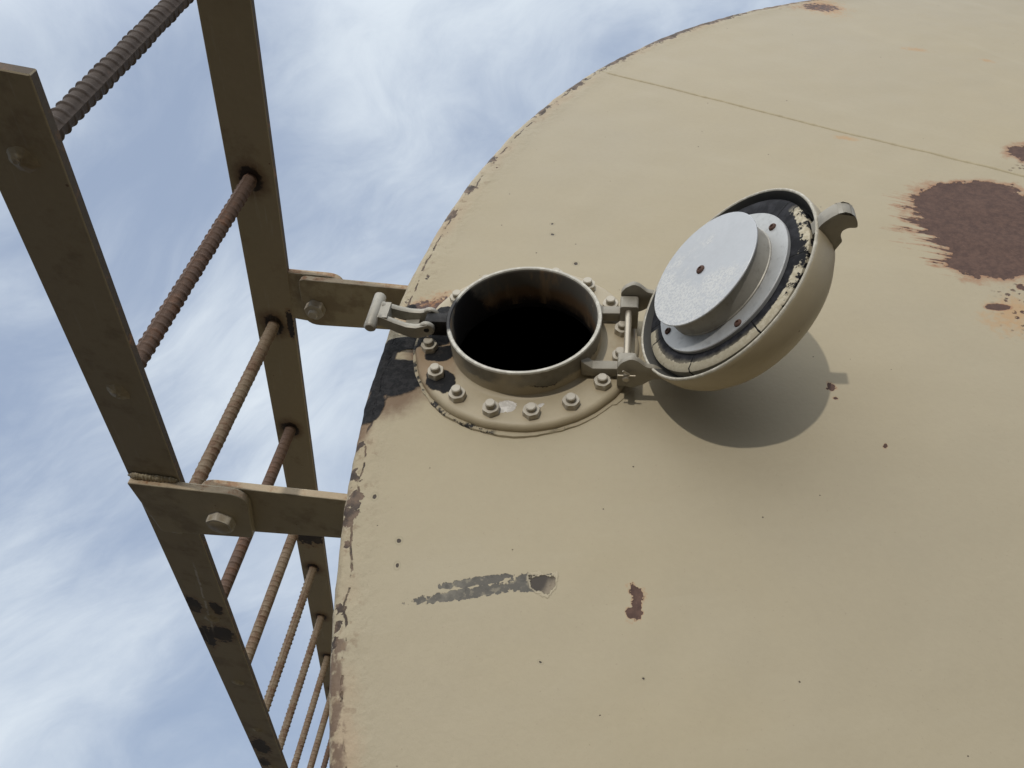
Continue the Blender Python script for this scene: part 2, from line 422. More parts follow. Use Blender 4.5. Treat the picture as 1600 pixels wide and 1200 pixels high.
def make_metal(name, base, rough=0.45, metal=0.6, mottled=False, scale=90, stain=None):
    m, g, b, vec = material(name)
    col, n2, n3 = paint_variation(g, vec, base, 0.16)
    h = g.mul(g.noise(vec, 260, 3, 0.6), 0.4)
    r = rough
    mt = metal
    if mottled:
        # white oxide bloom in cellular speckle over grey aluminium
        big = g.noise(g.mapping(vec, loc=(0.3, 0.1, 0)), 13, 4, 0.6)
        sp = g.noise(vec, 330, 3, 0.7)
        x, y, z = g.xyz(vec)
        side = g.add(g.mul(x, -3.0), g.mul(y, -2.5))
        reg = g.step(g.add(g.add(big, side), g.mul(g.sub(n2, 0.5), 0.9)), 0.44, 0.60)
        f = g.mul(reg, g.step(sp, 0.40, 0.56, 0.12, 1.0))
        col = g.mix(g.mul(f, 0.85), col, (0.58, 0.58, 0.56))
        f2 = g.step(g.noise(vec, 45, 6, 0.7), 0.60, 0.72, 0, 0.25)
        col = g.mix(f2, col, (0.36, 0.37, 0.38))
        mt = g.fmix(f, metal, 0.0); r = g.fmix(f, rough, 0.75)
        h = g.add(h, g.mul(f, 0.4))
        v = g.voronoi(vec, 40)
        f = g.mul(g.step(g.xyz(v.outputs['Color'])[0], 0.86, 0.88), g.step(v.outputs['Distance'], 0.06, 0.03))
        col = g.mix(f, col, (0.04, 0.03, 0.02))
    else:
        f2 = g.step(g.noise(vec, scale, 6, 0.7), 0.50, 0.70, 0, 0.5)
        col = g.mix(f2, col, tuple(c * 0.55 for c in base))
    if stain:
        f = g.step(g.noise(vec, 25, 6, 0.7), stain, stain + 0.14)
        col = g.mix(f, col, (0.09, 0.058, 0.035)); mt = g.fmix(f, mt, 0.0)
    finish(g, b, col, r, g.bump(h, 0.35, 0.0006), mt, 0.4)
    return m


M = {}
M['deck'] = make_deck_material()
M['shell'] = make_paint('tan_shell_paint')
M['paint'] = make_paint('tan_steel_paint')
M['bolt'] = make_paint('tan_bolt_paint', (0.385, 0.330, 0.232), rough=0.45, wear=0.35)
M['stringer'] = make_paint('tan_stringer_paint', (0.325, 0.272, 0.185), modulo=True, drip=True,
                           chips=[(-0.022, 0.868, 0.012, 0.03, 0), (0.017, 0.865, 0.010, 0.022, 0), (0.004, 0.975, 0.024, 0.034, 0.3),
                                  (-0.022, 1.00, 0.012, 0.05, 0), (-0.010, 1.653, 0.022, 0.06, 0), (-0.018, 1.80, 0.014, 0.04, 0)])
M['stringer_far'] = make_paint('tan_stringer_paint_far', (0.325, 0.272, 0.185), modulo=True,
                               chips=[(0.0, 1.34, 0.04, 0.055, 0), (0.030, 0.60, 0.006, 0.03, 0)])
M['edge'] = make_edge_rust('rusted_bar_edge', (0.40, 0.32, 0.22), 0.47)
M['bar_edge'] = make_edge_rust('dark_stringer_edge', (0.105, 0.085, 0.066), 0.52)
M['rung_rust'] = make_edge_rust('rusty_rebar', (0.115, 0.074, 0.054), 0.50, (0.165, 0.088, 0.055))
M['rung_dark'] = make_edge_rust('dark_rebar', (0.080, 0.062, 0.052), 0.54, (0.120, 0.080, 0.058))
M['rung_tan'] = make_edge_rust('tan_painted_rebar', (0.200, 0.152, 0.104), 0.45, (0.155, 0.095, 0.060))
M['alu'] = make_metal('oxidised_aluminium', (0.40, 0.41, 0.42), 0.45, 0.35, mottled=True)
M['alu_grey'] = make_metal('grey_aluminium', (0.41, 0.415, 0.41), 0.5, 0.35)
M['cyl'] = make_metal('dull_aluminium_band', (0.33, 0.31, 0.27), 0.5, 0.4)
M['rim_metal'] = make_metal('worn_rim_metal', (0.44, 0.42, 0.365), 0.45, 0.25, scale=60)
M['handle'] = make_metal('cast_handle_metal', (0.35, 0.325, 0.27), 0.5, 0.2, scale=55)
M['fitting'] = make_metal('grimy_cast_fitting', (0.275, 0.250, 0.200), 0.5, 0.1, scale=50)
M['pin'] = make_metal('worn_pin_steel', (0.42, 0.37, 0.29), 0.36, 0.5, scale=40)
M['screw'] = make_edge_rust('rusty_screw', (0.085, 0.046, 0.034), 0.56)

# black oily residue
m, g, b, vec = material('black_oil_residue')
nn = g.noise(vec, 90, 6, 0.7)
finish(g, b, g.mix(g.step(nn, 0.4, 0.65), (0.010, 0.009, 0.009), (0.026, 0.024, 0.023)), 0.55, g.bump(nn, 0.7, 0.0015), 0, 0.2)
M['oil'] = m
m, g, b, vec = material('tank_inside')
finish(g, b, g.mix(g.step(g.noise(vec, 5, 5, 0.6), 0.45, 0.6), (0.012, 0.010, 0.009), (0.035, 0.018, 0.012)), 0.8, None, 0, 0.2)
M['inside'] = m

# neck outside: tan paint with worn grey zones and dark flaking line, black on the oily side
m, g, b, vec = material('worn_neck_paint')
col, n2, n3 = paint_variation(g, vec, (0.375, 0.318, 0.220), 0.16)
x, y, z = g.xyz(vec)
nA = g.sub(g.noise(vec, 28, 7, 0.68), 0.5); nF = g.sub(g.noise(vec, 140, 4, 0.6), 0.5)
ang = g.math('ARCTAN2', y, x)
band = g.add(z, g.add(g.mul(nA, 0.035), g.mul(nF, 0.006)))
f_grey = g.mul(g.step(band, 0.025, 0.032), g.step(g.noise(vec, 11, 3, 0.5), 0.36, 0.50))
col = g.mix(g.mul(f_grey, 0.85), col, g.mix(g.step(n2, 0.36, 0.62), (0.235, 0.225, 0.195), (0.105, 0.098, 0.084)))
f_line = g.mul(g.step(g.math('ABSOLUTE', g.sub(band, 0.029)), 0.0016, 0.0006), g.step(g.noise(vec, 33, 4, 0.5), 0.52, 0.58))
col = g.mix(f_line, col, (0.05, 0.04, 0.03))
f_lip = g.step(g.add(z, g.mul(nF, 0.0012)), 0.0512, 0.0522)
col = g.mix(f_lip, col, g.mix(g.step(nF, -0.05, 0.12), (0.46, 0.435, 0.37), (0.58, 0.555, 0.48)))
dob = g.add(g.blobs(vec, [(-0.100, 0.030, 0.03, 0.055, 0)], 'xy'), g.add(g.mul(nA, 0.6), g.mul(z, 6.0)))
f_o = g.step(dob, 1.12, 0.9)
col = g.mix(f_o, col, (0.018, 0.016, 0.015))
h = g.sub(g.add(g.mul(n3, 0.4), g.mul(n2, 0.4)), g.mul(f_grey, 0.5))
finish(g, b, col, 0.52, g.bump(h, 0.5, 0.0009), 0, 0.35)
M['neck'] = m
# neck bore
m, g, b, vec = material('stained_neck_bore')
x, y, z = g.xyz(vec)
nA = g.noise(vec, 24, 7, 0.68)
nStr = g.noise(g.mapping(vec, scale=(1, 1, 0.25)), 40, 5, 0.6)
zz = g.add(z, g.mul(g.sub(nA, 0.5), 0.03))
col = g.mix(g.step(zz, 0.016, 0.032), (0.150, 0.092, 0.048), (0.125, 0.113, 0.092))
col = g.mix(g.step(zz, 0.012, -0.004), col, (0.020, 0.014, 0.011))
col = g.mix(g.step(nStr, 0.5, 0.68, 0, 0.75), col, (0.27, 0.18, 0.10))
dob = g.add(g.add(g.blobs(vec, [(-0.085, 0.055, 0.055, 0.065, 0.6)], 'xy'), g.mul(z, 9.0)), g.mul(g.sub(nA, 0.5), 1.2))
col = g.mix(g.step(dob, 1.1, 0.8), col, (0.014, 0.012, 0.011))
spk = g.voronoi(vec, 120)
col = g.mix(g.mul(g.step(g.xyz(spk.outputs['Color'])[0], 0.8, 0.82), g.step(spk.outputs['Distance'], 0.12, 0.06)), col, (0.22, 0.20, 0.17))
finish(g, b, col, 0.6, g.bump(nA, 0.4, 0.001), 0, 0.4)
M['bore'] = m
# flange: tan paint, oil and bare spots
m, g, b, vec = material('flange_paint')
col, n2, n3 = paint_variation(g, vec, (0.39, 0.330, 0.225), 0.12)
nA = g.sub(g.noise(vec, 34, 7, 0.66), 0.5); nF = g.sub(g.noise(vec, 140, 4, 0.6), 0.5)
d = g.add(g.blobs(vec, [(-0.037, -0.1105, 0.0135, 0.0095, 0.2), (0.004, -0.1165, 0.0065, 0.0028, 0.5)], 'xy'), g.add(g.mul(nA, 0.9), g.mul(nF, 0.9)))
f_w = g.step(d, 1.0, 0.92)
col = g.mix(f_w, col, g.mix(g.step(nF, -0.1, 0.1), (0.52, 0.49, 0.44), (0.70, 0.67, 0.62)))
dh = g.add(g.blobs(vec, [(-0.125, 0.01, 0.045, 0.085, 0)], 'xy'), g.mul(nA, 0.8))
col = g.mix(g.step(dh, 1.1, 0.6, 0, 0.75), col, (0.22, 0.135, 0.066))
do = g.add(g.blobs(vec, [(-0.116, -0.052, 0.017, 0.024, 0.5), (-0.112, -0.005, 0.022, 0.014, 0), (-0.110, 0.040, 0.020, 0.030, 0), (-0.142, 0.035, 0.012, 0.020, 0), (-0.105, 0.075, 0.014, 0.012, 0)], 'xy'),
           g.add(g.mul(nA, 0.7), g.mul(nF, 0.25)))
f_o = g.step(do, 1.05, 0.95)
col = g.mix(f_o, col, g.mix(g.step(nF, 0.0, 0.15), (0.009, 0.009, 0.010), (0.022, 0.020, 0.019)))
dr = g.add(g.noise(vec, 11, 5, 0.6), g.mul(nF, 0.2))
col = g.mix(g.step(dr, 0.62, 0.72, 0, 0.35), col, (0.30, 0.21, 0.13))
h = g.add(g.sub(g.mul(n3, 0.4), g.mul(f_w, 0.8)), g.mul(f_o, g.add(0.4, g.mul(g.noise(vec, 120, 4, 0.7), 1.3))))
finish(g, b, col, g.fmix(f_o, 0.48, 0.6), g.bump(h, 0.5, 0.001), 0, g.fmix(f_o, 0.35, 0.14))
M['flange'] = m
# sealing strip: tan over-painted with black cracks on one side
m, g, b, vec = material('cracked_sealing_strip')
col, n2, n3 = paint_variation(g, vec, (0.37, 0.315, 0.215), 0.15)
x, y, z = g.xyz(vec)
c1 = g.noise(vec, 70, 6, 0.75); c2 = g.noise(vec, 15, 3, 0.5)
f = g.mul(g.step(c1, 0.50, 0.56), g.step(g.add(c2, g.mul(x, -1.6)), 0.46, 0.62))
col = g.mix(f, col, (0.028, 0.026, 0.024))
finish(g, b, col, 0.65, g.bump(g.add(c1, g.mul(f, -0.6)), 0.6, 0.0012), 0, 0.3)
M['strip'] = m
# lid outside paint
m, g, b, vec = material('lid_dome_paint')
col, n2, n3 = paint_variation(g, vec, (0.385, 0.326, 0.222), 0.10)
x, y, z = g.xyz(vec)
nF = g.sub(g.noise(vec, 140, 4, 0.6), 0.5); nA = g.sub(g.noise(vec, 30, 5, 0.6), 0.5)
zw = g.add(z, g.add(g.mul(nF, 0.0012), g.mul(nA, 0.004)))
col = g.mix(g.step(zw, -0.0168, -0.0152, 0, 0.8), col, g.mix(g.step(nF, -0.05, 0.15), (0.38, 0.355, 0.29), (0.55, 0.525, 0.45)))
v = g.voronoi(vec, 45)
f = g.mul(g.step(g.xyz(v.outputs['Color'])[0], 0.84, 0.86), g.step(v.outputs['Distance'], 0.07, 0.03))
col = g.mix(f, col, (0.08, 0.06, 0.04))
gr = g.noise(vec, 12, 6, 0.7)
col = g.mix(g.step(gr, 0.52, 0.70, 0, 0.4), col, (0.22, 0.175, 0.115))
finish(g, b, col, g.add(0.38, g.mul(gr, 0.2)), g.bump(g.add(g.mul(n3, 0.5), g.mul(g.noise(vec, 55, 4, 0.6), 1.0)), 0.4, 0.001), 0, 0.4)
M['dome'] = m
m, g, b, vec = material('lid_inner_wall')
col, n2, n3 = paint_variation(g, vec, (0.060, 0.058, 0.052), 0.4)
col = g.mix(g.step(n2, 0.52, 0.72, 0, 0.6), col, (0.15, 0.13, 0.10))
finish(g, b, col, 0.5, g.bump(n2, 0.4, 0.001), 0, 0.4)
M['lid_in'] = m
# rubber gasket with flaked tan overspray on its outer band
m, g, b, vec = material('gasket_rubber')
x, y, z = g.xyz(vec)
r = g.math('SQRT', g.add(g.mul(x, x), g.mul(y, y)))
ang = g.math('ARCTAN2', y, x)
nA = g.noise(vec, 55, 6, 0.7); nF = g.sub(g.noise(vec, 180, 4, 0.6), 0.5)
col = g.mix(g.step(nA, 0.42, 0.62), (0.010, 0.010, 0.012), (0.026, 0.026, 0.030))
reg = g.step(g.add(ang, g.mul(g.sub(g.noise(vec, 9, 2, 0.5), 0.5), 0.4)), 0.42, 0.25)   # not on the top quarter
low = g.step(ang, -0.75, -1.05)                     # almost whole along the bottom
f = g.mul(g.step(g.add(r, g.mul(nF, 0.008)), 0.1045, 0.1060), reg)
keep = g.step(g.add(nA, g.add(g.mul(nF, 0.25), g.mul(low, 0.16))), 0.475, 0.51)
f = g.mul(f, keep)
col = g.mix(f, col, g.mix(g.step(nF, -0.08, 0.12), (0.40, 0.35, 0.25), (0.50, 0.45, 0.34)))
dust = g.mul(g.step(ang, -0.9, -1.6), g.step(g.add(r, g.mul(nA, 0.010)), 0.104, 0.114))
col = g.mix(g.mul(dust, 0.65), col, (0.30, 0.265, 0.19))
# radial cracks
pw = g.math('PINGPONG', g.add(ang, 0.35), 0.43)
f_c = g.step(g.add(g.mul(pw, 0.1), g.mul(nF, 0.002)), 0.0012, 0.0006)
col = g.mix(f_c, col, (0.006, 0.006, 0.006))
finish(g, b, col, 0.75, g.bump(g.sub(g.add(g.mul(f, 0.7), g.mul(nA, 0.5)), f_c), 0.5, 0.0012), 0, 0.15)
M['gasket'] = m
# ground
m, g, b, vec = material('dry_gravel_ground')
n1 = g.noise(vec, 0.6, 6, 0.6); n2 = g.noise(vec, 25, 6, 0.7)
col = g.mix(g.step(n1, 0.35, 0.65), (0.055, 0.045, 0.034), (0.085, 0.071, 0.054))
col = g.mix(g.step(n2, 0.45, 0.65, 0, 0.5), col, (0.06, 0.05, 0.04))
finish(g, b, col, 0.95, g.bump(n2, 0.6, 0.03), 0, 0.2)
M['ground'] = m


# ================================================================ mesh helpers
def tag(o, label=None, cat=None, group=None, kind=None):
    if label: o['label'] = label
    if cat: o['category'] = cat
    if group: o['group'] = group
    if kind: o['kind'] = kind
    return o


def empty(name, mat):
    o = bpy.data.objects.new(name, None); COL.objects.link(o)
    o.empty_display_size = 0.05
    o.matrix_world = mat
    return o


def link(name, bm, mats, parent=None, smooth=True, angle=40):
    me = bpy.data.meshes.new(name); bm.normal_update(); bm.to_mesh(me); bm.free()
    for mm in (mats if isinstance(mats, (list, tuple)) else [mats]): me.materials.append(mm)
    o = bpy.data.objects.new(name, me); COL.objects.link(o)
    if parent: o.parent = parent
    if smooth:
        for p in me.polygons: p.use_smooth = True
        me.set_sharp_from_angle(angle=radians(angle))
    return o


def lathe(bm, prof, seg=96, mat=0, mats=None, a0=0.0, closed=True):
    """revolve (r, z) profile about Z; mats = material index per profile segment"""
    rings = []
    for (r, z) in prof:
        if r < 1e-6: rings.append([bm.verts.new((0, 0, z))])
        else: rings.append([bm.verts.new((r * cos(a0 + 2 * pi * i / seg), r * sin(a0 + 2 * pi * i / seg), z)) for i in range(seg)])
    for k in range(len(rings) - 1):
        A, B = rings[k], rings[k + 1]
        for i in range(seg):
            j = (i + 1) % seg
            if len(A) == 1 and len(B) == 1: continue
            if len(A) == 1: f = bm.faces.new((A[0], B[i], B[j]))
            elif len(B) == 1: f = bm.faces.new((A[i], B[0], A[j]))
            else: f = bm.faces.new((A[i], B[i], B[j], A[j]))
            f.material_index = mats[k] if mats else mat
    return rings


def xf(bm, mat, start=0):
    bm.verts.ensure_lookup_table()
    for v in bm.verts[start:]: v.co = mat @ v.co


def recalc(bm): bmesh.ops.recalc_face_normals(bm, faces=bm.faces[:])


def bevel(bm, w, seg=2, ang=35):
    ed = [e for e in bm.edges if len(e.link_faces) == 2 and e.calc_face_angle(0) > radians(ang)]
    bmesh.ops.bevel(bm, geom=ed, offset=w, segments=seg, profile=0.5, affect='EDGES', clamp_overlap=True)


def prism(bm, pts, z0, z1, mat=0):
    """extrude a 2-D outline (xy) from z0 to z1"""
    a = [bm.verts.new((p[0], p[1], z0)) for p in pts]; b_ = [bm.verts.new((p[0], p[1], z1)) for p in pts]
    n = len(pts); fs = [bm.faces.new(a[::-1]), bm.faces.new(b_)]
    for i in range(n): fs.append(bm.faces.new((a[i], a[(i + 1) % n], b_[(i + 1) % n], b_[i])))
    for f in fs: f.material_index = mat
    return fs


def box(bm, c, s, mat=0):
    x, y, z = c; a, b_, d = s[0] / 2, s[1] / 2, s[2] / 2
    return prism(bm, [(x - a, y - b_), (x + a, y - b_), (x + a, y + b_), (x - a, y + b_)], z - d, z + d, mat)


def cyl(bm, p, q, r, seg=24, r2=None, chamfer=0.0):
    p, q = Vector(p), Vector(q); L = (q - p).length; r2 = r if r2 is None else r2
    s = len(bm.verts)
    c = chamfer
    prof = [(0, 0), (r - c, 0), (r, c), (r2, L - c), (r2 - c, L), (0, L)] if c else [(0, 0), (r, 0), (r2, L), (0, L)]
    lathe(bm, prof, seg)
    xf(bm, Matrix.Translation(p) @ (q - p).to_track_quat('Z', 'Y').to_matrix().to_4x4(), s)


def round_corners(pts, rads, n=6):
    out = []
    N = len(pts)
    for i in range(N):
        r = rads[i]
        p = Vector(pts[i]); a = Vector(pts[i - 1]); c = Vector(pts[(i + 1) % N])
        if r <= 0: out.append(tuple(p)); continue
        u = (a - p).normalized(); v = (c - p).normalized()
        for k in range(n + 1):
            t = k / n
            q = p + u * r * (1 - t) ** 2 + v * r * t ** 2
            out.append(tuple(q))
    return out


def frame(origin, ex, ey, ez):
    ex, ey, ez = Vector(ex), Vector(ey), Vector(ez)
    return Matrix(((ex.x, ey.x, ez.x, origin[0]), (ex.y, ey.y, ez.y, origin[1]), (ex.z, ey.z, ez.z, origin[2]), (0, 0, 0, 1)))


# ================================================================ ground
bm = bmesh.new()
gs = 900.0
box_v = [bm.verts.new(p) for p in ((-gs, -gs, 0), (gs, -gs, 0), (gs, gs, 0), (-gs, gs, 0))]
bm.faces.new(box_v)
tag(link('ground', bm, M['ground'], None, smooth=False), kind='structure')

# ================================================================ tank (lying on its side, cone roof towards the viewer)
TC = Vector((1.651, 0.804, 0.332 + CAM_H))
tank = empty('storage_tank', Matrix.Translation(TC))
tag(tank, 'large tan steel storage tank with rust patches and a shallow cone end', 'storage tank')
H_LOC = Vector((0.17639, 0.766, 0.70647 + CAM_H)) - TC     # hatch centre in tank coordinates
bm = bmesh.new()
# radial profile: fine rings over the part seen, rolled edge at the rim
rs = [0.0, 0.04]
while rs[-1] < TANK_R - 0.02: rs.append(rs[-1] + (0.03 if rs[-1] < 0.55 else 0.006 if rs[-1] < TANK_R - 0.06 else 0.004))
ROLL = 0.012
prof = [(r, -SLOPE * (TANK_R - r)) for r in rs if r < TANK_R - ROLL - 0.004]
for k in range(7):
    a = k / 6 * (pi / 2)
    prof.append((TANK_R - ROLL + ROLL * sin(a), -SLOPE * ROLL + ROLL * (1 - cos(a)) + 0.0))
angs = []
a = radians(88)
while a < radians(196): angs.append(a); a += 0.0045
while a < radians(88 + 360) - 0.001: angs.append(a); a += 0.02
NA = len(angs)
rings = []
for (r, yy) in prof:
    if r == 0: rings.append([bm.verts.new((0, yy, 0))]); continue
    ring = []
    for i in range(NA):
        a = angs[i]
        px, pz = r * cos(a), r * sin(a)
        wob = 0.0025 * mnoise.noise(Vector((px * 3.1, pz * 3.1, 4.0))) + 0.0009 * mnoise.noise(Vector((px * 17, pz * 17, 1.0)))
        edge = max(0.0, (r - (TANK_R - 0.05)) / 0.05)
        dr = edge * (0.0022 * mnoise.noise(Vector((px * 9, pz * 9, 7.0))) + 0.0012 * mnoise.noise(Vector((px * 37, pz * 37, 2.0))) + 0.0008 * mnoise.noise(Vector((px * 90, pz * 90, 3.0))))
        near = max(0.0, min(1.0, (r - (TANK_R - 0.045)) / 0.02))
        wob -= near * (0.0007 + 0.0010 * mnoise.noise(Vector((px * 30, pz * 30, 11.0))) + 0.0009 * mnoise.noise(Vector((px * 75, pz * 75, 5.0))))
        k = 1 + dr / max(r, .1)
        ring.append(bm.verts.new((px * k, yy + wob, pz * k)))
    rings.append(ring)
for k in range(len(rings) - 1):
    A, B = rings[k], rings[k + 1]
    for i in range(NA):
        j = (i + 1) % NA
        vs = (A[0], B[i], B[j]) if len(A) == 1 else (A[i], B[i], B[j], A[j])
        cx = sum(v.co.x for v in vs) / len(vs) - H_LOC.x; cz = sum(v.co.z for v in vs) / len(vs) - H_LOC.z
        if hypot(cx, cz) < 0.108: continue
        bm.faces.new(vs)
recalc(bm)
for f in bm.faces:
    if f.normal.y > 0.3: f.normal_flip()
deck = link('deck', bm, M['deck'], tank)
for nm, lst in (('d_rimflake', DECK_RIMFLAKE), ('d_ocher', DECK_OCHER), ('d_rust', DECK_RUST), ('d_stain', DECK_STAIN), ('d_oilhalo', DECK_OILHALO), ('d_oil', DECK_OIL), ('d_oilgap', DECK_OILGAP), ('d_speckle', DECK_SPECKLE)):
    at = deck.data.attributes.new(nm, 'FLOAT', 'POINT')
    at.data.foreach_set('value', [blob_dist(lst, v.co.x, v.co.z) for v in deck.data.vertices])
# shell: outside, far end and inside
bm = bmesh.new()
s0 = len(bm.verts)
lathe(bm, [(TANK_R - 0.001, 0.0122), (TANK_R, 0.02), (TANK_R, 5.3), (TANK_R - 0.02, 5.33), (0.0, 5.6)], 180)
lathe(bm, [(TANK_R - 0.012, 0.0124), (TANK_R - 0.012, 5.29), (0, 5.5)], 120, 1)
for v in bm.verts: v.co = Vector((v.co.x, v.co.z, -v.co.y))
link('shell', bm, [M['shell'], M['inside']], tank)
# weld seam up the cone
SEAM_A = radians(136.3)
bm = bmesh.new()
n = 420; prev = None
for i in range(n + 1):
    r = 0.05 + (TANK_R - 0.016 - 0.05) * i / n
    w = 0.0046 + 0.0014 * mnoise.noise(Vector((r * 40, 0, 0))); hgt = 0.0030 + 0.0010 * mnoise.noise(Vector((r * 95, 3, 0)))
    off = 0.0010 * mnoise.noise(Vector((r * 12, 9, 0)))
    row = []
    for k in range(7):
        t = -1 + k / 3
        lat = off + w * t * 1.15; up = hgt * (1 - t * t) - 0.0016
        px = r * cos(SEAM_A) - lat * sin(SEAM_A); pz = r * sin(SEAM_A) + lat * cos(SEAM_A)
        wob = 0.0025 * mnoise.noise(Vector((px * 3.1, pz * 3.1, 4.0))) + 0.0009 * mnoise.noise(Vector((px * 17, pz * 17, 1.0)))
        row.append(bm.verts.new((px, -SLOPE * (TANK_R - r) + wob - up, pz)))
    if prev:
        for k in range(6): bm.faces.new((prev[k], prev[k + 1], row[k + 1], row[k]))
    prev = row
recalc(bm)
M['seam'] = make_edge_rust('painted_weld_seam', (0.365, 0.310, 0.205), 0.60)
link('weld_seam', bm, M['seam'], tank, angle=80)

# ================================================================ ladder
LAD = frame((-0.30435, 0.4275, 0.60143 + CAM_H), (0.9711, 0, -0.2388), (0, 1, 0), (0.2388, 0, 0.9711))
ladder = empty('access_ladder', LAD)
tag(ladder, 'tan flat bar ladder with rusty ribbed rebar rungs bolted beside the tank', 'ladder')
GAP = 0.415; TH = 0.0105; WD = 0.035; YTOP = -0.082; YEND = 5.0; PITCH = 0.305


def stringer(z0, mat, xo):
    bm = bmesh.new()
    ys = [YTOP + (YEND - YTOP) * i / 60 for i in range(61)]
    prism(bm, [(xo - WD, YTOP), (xo + WD, YTOP), (xo + WD, YEND), (xo - WD, YEND)], z0, z0 + TH)
    recalc(bm)
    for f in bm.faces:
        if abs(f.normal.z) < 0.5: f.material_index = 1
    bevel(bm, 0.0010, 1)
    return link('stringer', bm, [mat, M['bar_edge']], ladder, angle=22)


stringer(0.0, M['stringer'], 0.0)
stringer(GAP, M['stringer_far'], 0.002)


def rebar_mesh(seed):
    """ribbed bar along +Z, from 0 to GAP, with two long ribs and crescent cross ribs"""
    rnd = random.Random(seed)
    bm = bmesh.new()
    L0, L1 = TH + 0.0005, GAP + 0.003
    seg = 28; n = 520; pit = 0.0116; prev = None
    for k in range(n + 1):
        z = L0 + (L1 - L0) * k / n
        ph = (z / pit) % 1.0
        rib = min(1.0, max(0.0, 1 - abs(ph - 0.5) / 0.19) * 2.0)
        ph2 = (z / pit + 0.5) % 1.0
        rib2 = min(1.0, max(0.0, 1 - abs(ph2 - 0.5) / 0.19) * 2.0)
        row = []
        for i in range(seg):
            a = 2 * pi * i / seg
            s = abs(sin(a)) ** 0.6
            wear = 0.75 + 0.6 * mnoise.noise(Vector((cos(a) * 1.5, sin(a) * 1.5 + seed, z * 45)))
            rr = 0.0098 + 0.0019 * min(1.1, max(0.25, wear)) * (rib if sin(a) > 0 else rib2) * s
            if abs(sin(a)) < 0.20: rr = max(rr, 0.0113)
            rr += 0.0002 * mnoise.noise(Vector((cos(a) * 3 + seed, sin(a) * 3, z * 70)))
            row.append(bm.verts.new((rr * cos(a), rr * sin(a), z)))
        if prev:
            for i in range(seg): bm.faces.new((prev[i], prev[(i + 1) % seg], row[(i + 1) % seg], row[i]))
        prev = row
    recalc(bm)
    return bm


def weld_mesh():
    bm = bmesh.new()
    n, rows = 30, 6
    rr = []
    for k in range(rows + 1):
        t = k / rows
        rad = 0.0145 * (1 - t)
        hh = -0.0044 * (1 - (1 - t) ** 2.2)
        rr.append([bm.verts.new((rad * cos(2 * pi * i / n) * (1 + 0.14 * mnoise.noise(Vector((cos(2 * pi * i / n) * 2, sin(2 * pi * i / n) * 2, 5)))),
                                 rad * sin(2 * pi * i / n) * (1 + 0.10 * mnoise.noise(Vector((i * .3, 0, 2)))),
                                 hh + 0.0012 * mnoise.noise(Vector((cos(2 * pi * i / n) * 2.5, sin(2 * pi * i / n) * 2.5, k * .6))) + 0.0008)) for i in range(n)] if k < rows else
                  [bm.verts.new((0, 0, hh + .0008))])
    for k in range(rows):
        A, B = rr[k], rr[k + 1]
        for i in range(n):
            j = (i + 1) % n
            bm.faces.new((A[i], A[j], B[j], B[i]) if len(B) > 1 else (A[i], A[j], B[0]))
    recalc(bm)
    return bm


kinds = ['rung_dark', 'rung_rust', 'rung_tan', 'rung_rust', 'rung_tan', 'rung_tan', 'rung_tan', 'rung_tan', 'rung_tan', 'rung_rust', 'rung_tan', 'rung_dark', 'rung_tan', 'rung_tan', 'rung_rust']
proto = {}
rots = [2.75, 1.35, 0.85, 0.5, 0.2, 1.5, 1.2, 0.7, 0.0, 1.0, 0.4, 0.2, 1.1, 0.6, 0.9]
for k, kd in enumerate(kinds):
    y = k * PITCH
    if kd not in proto:
        o = link('rung', rebar_mesh(len(proto) * 3 + 1), M[kd], ladder, angle=60)
        w = link('weld', weld_mesh(), M['paint'], o)
        proto[kd] = (o, w)
    else:
        o = proto[kd][0].copy(); COL.objects.link(o); o.parent = ladder
        w = proto[kd][1].copy(); COL.objects.link(w); w.parent = o
    o.location = (0, y, 0); o.rotation_euler = (0, 0, rots[k])
    if kd == 'rung_dark': o['label'] = 'dark brown bare rebar rung'
    if kd == 'rung_rust': o['label'] = 'rusty brown rebar rung'
    if kd == 'rung_tan': o['label'] = 'tan painted rebar rung'


def hexpts(r, a0=0.0): return [(r * cos(a0 + k * pi / 3), r * sin(a0 + k * pi / 3)) for k in range(6)]


def hex_prism(bm, r, z0, z1, a0=0.0, dome=0.0, mat=0):
    """hexagon with chamfered crown"""
    c = abs(z1 - z0) * 0.16; s = 1 if z1 > z0 else -1
    n = 48
    def rad(a):
        t = ((a - a0) % (pi / 3)) - pi / 6
        return r * cos(pi / 6) / cos(t)
    rows = []
    for (zz, cap) in ((z0, 1e9), (z1 - s * c, 1e9), (z1, r * 0.90)):
        rows.append([bm.verts.new((min(rad(2 * pi * i / n + 1e-5), cap) * cos(2 * pi * i / n), min(rad(2 * pi * i / n + 1e-5), cap) * sin(2 * pi * i / n), zz)) for i in range(n)])
    for a_, b_ in zip(rows, rows[1:]):
        for i in range(n): bm.faces.new((a_[i], a_[(i + 1) % n], b_[(i + 1) % n], b_[i])).material_index = mat
    bm.faces.new(rows[0]).material_index = mat; bm.faces.new(rows[-1]).material_index = mat


def flatbar(name, pts, rads, z0, z1, parent, xm=None):
    bm = bmesh.new()
    prism(bm, round_corners(pts, rads), z0, z1)
    recalc(bm)
    for f in bm.faces:
        if f.normal.y < -0.5: f.material_index = 1          # the upper-facing edge carries rust
    bevel(bm, 0.0013, 2, 50)
    return link(name, bm, [M['paint'], M['edge']], parent, angle=22)


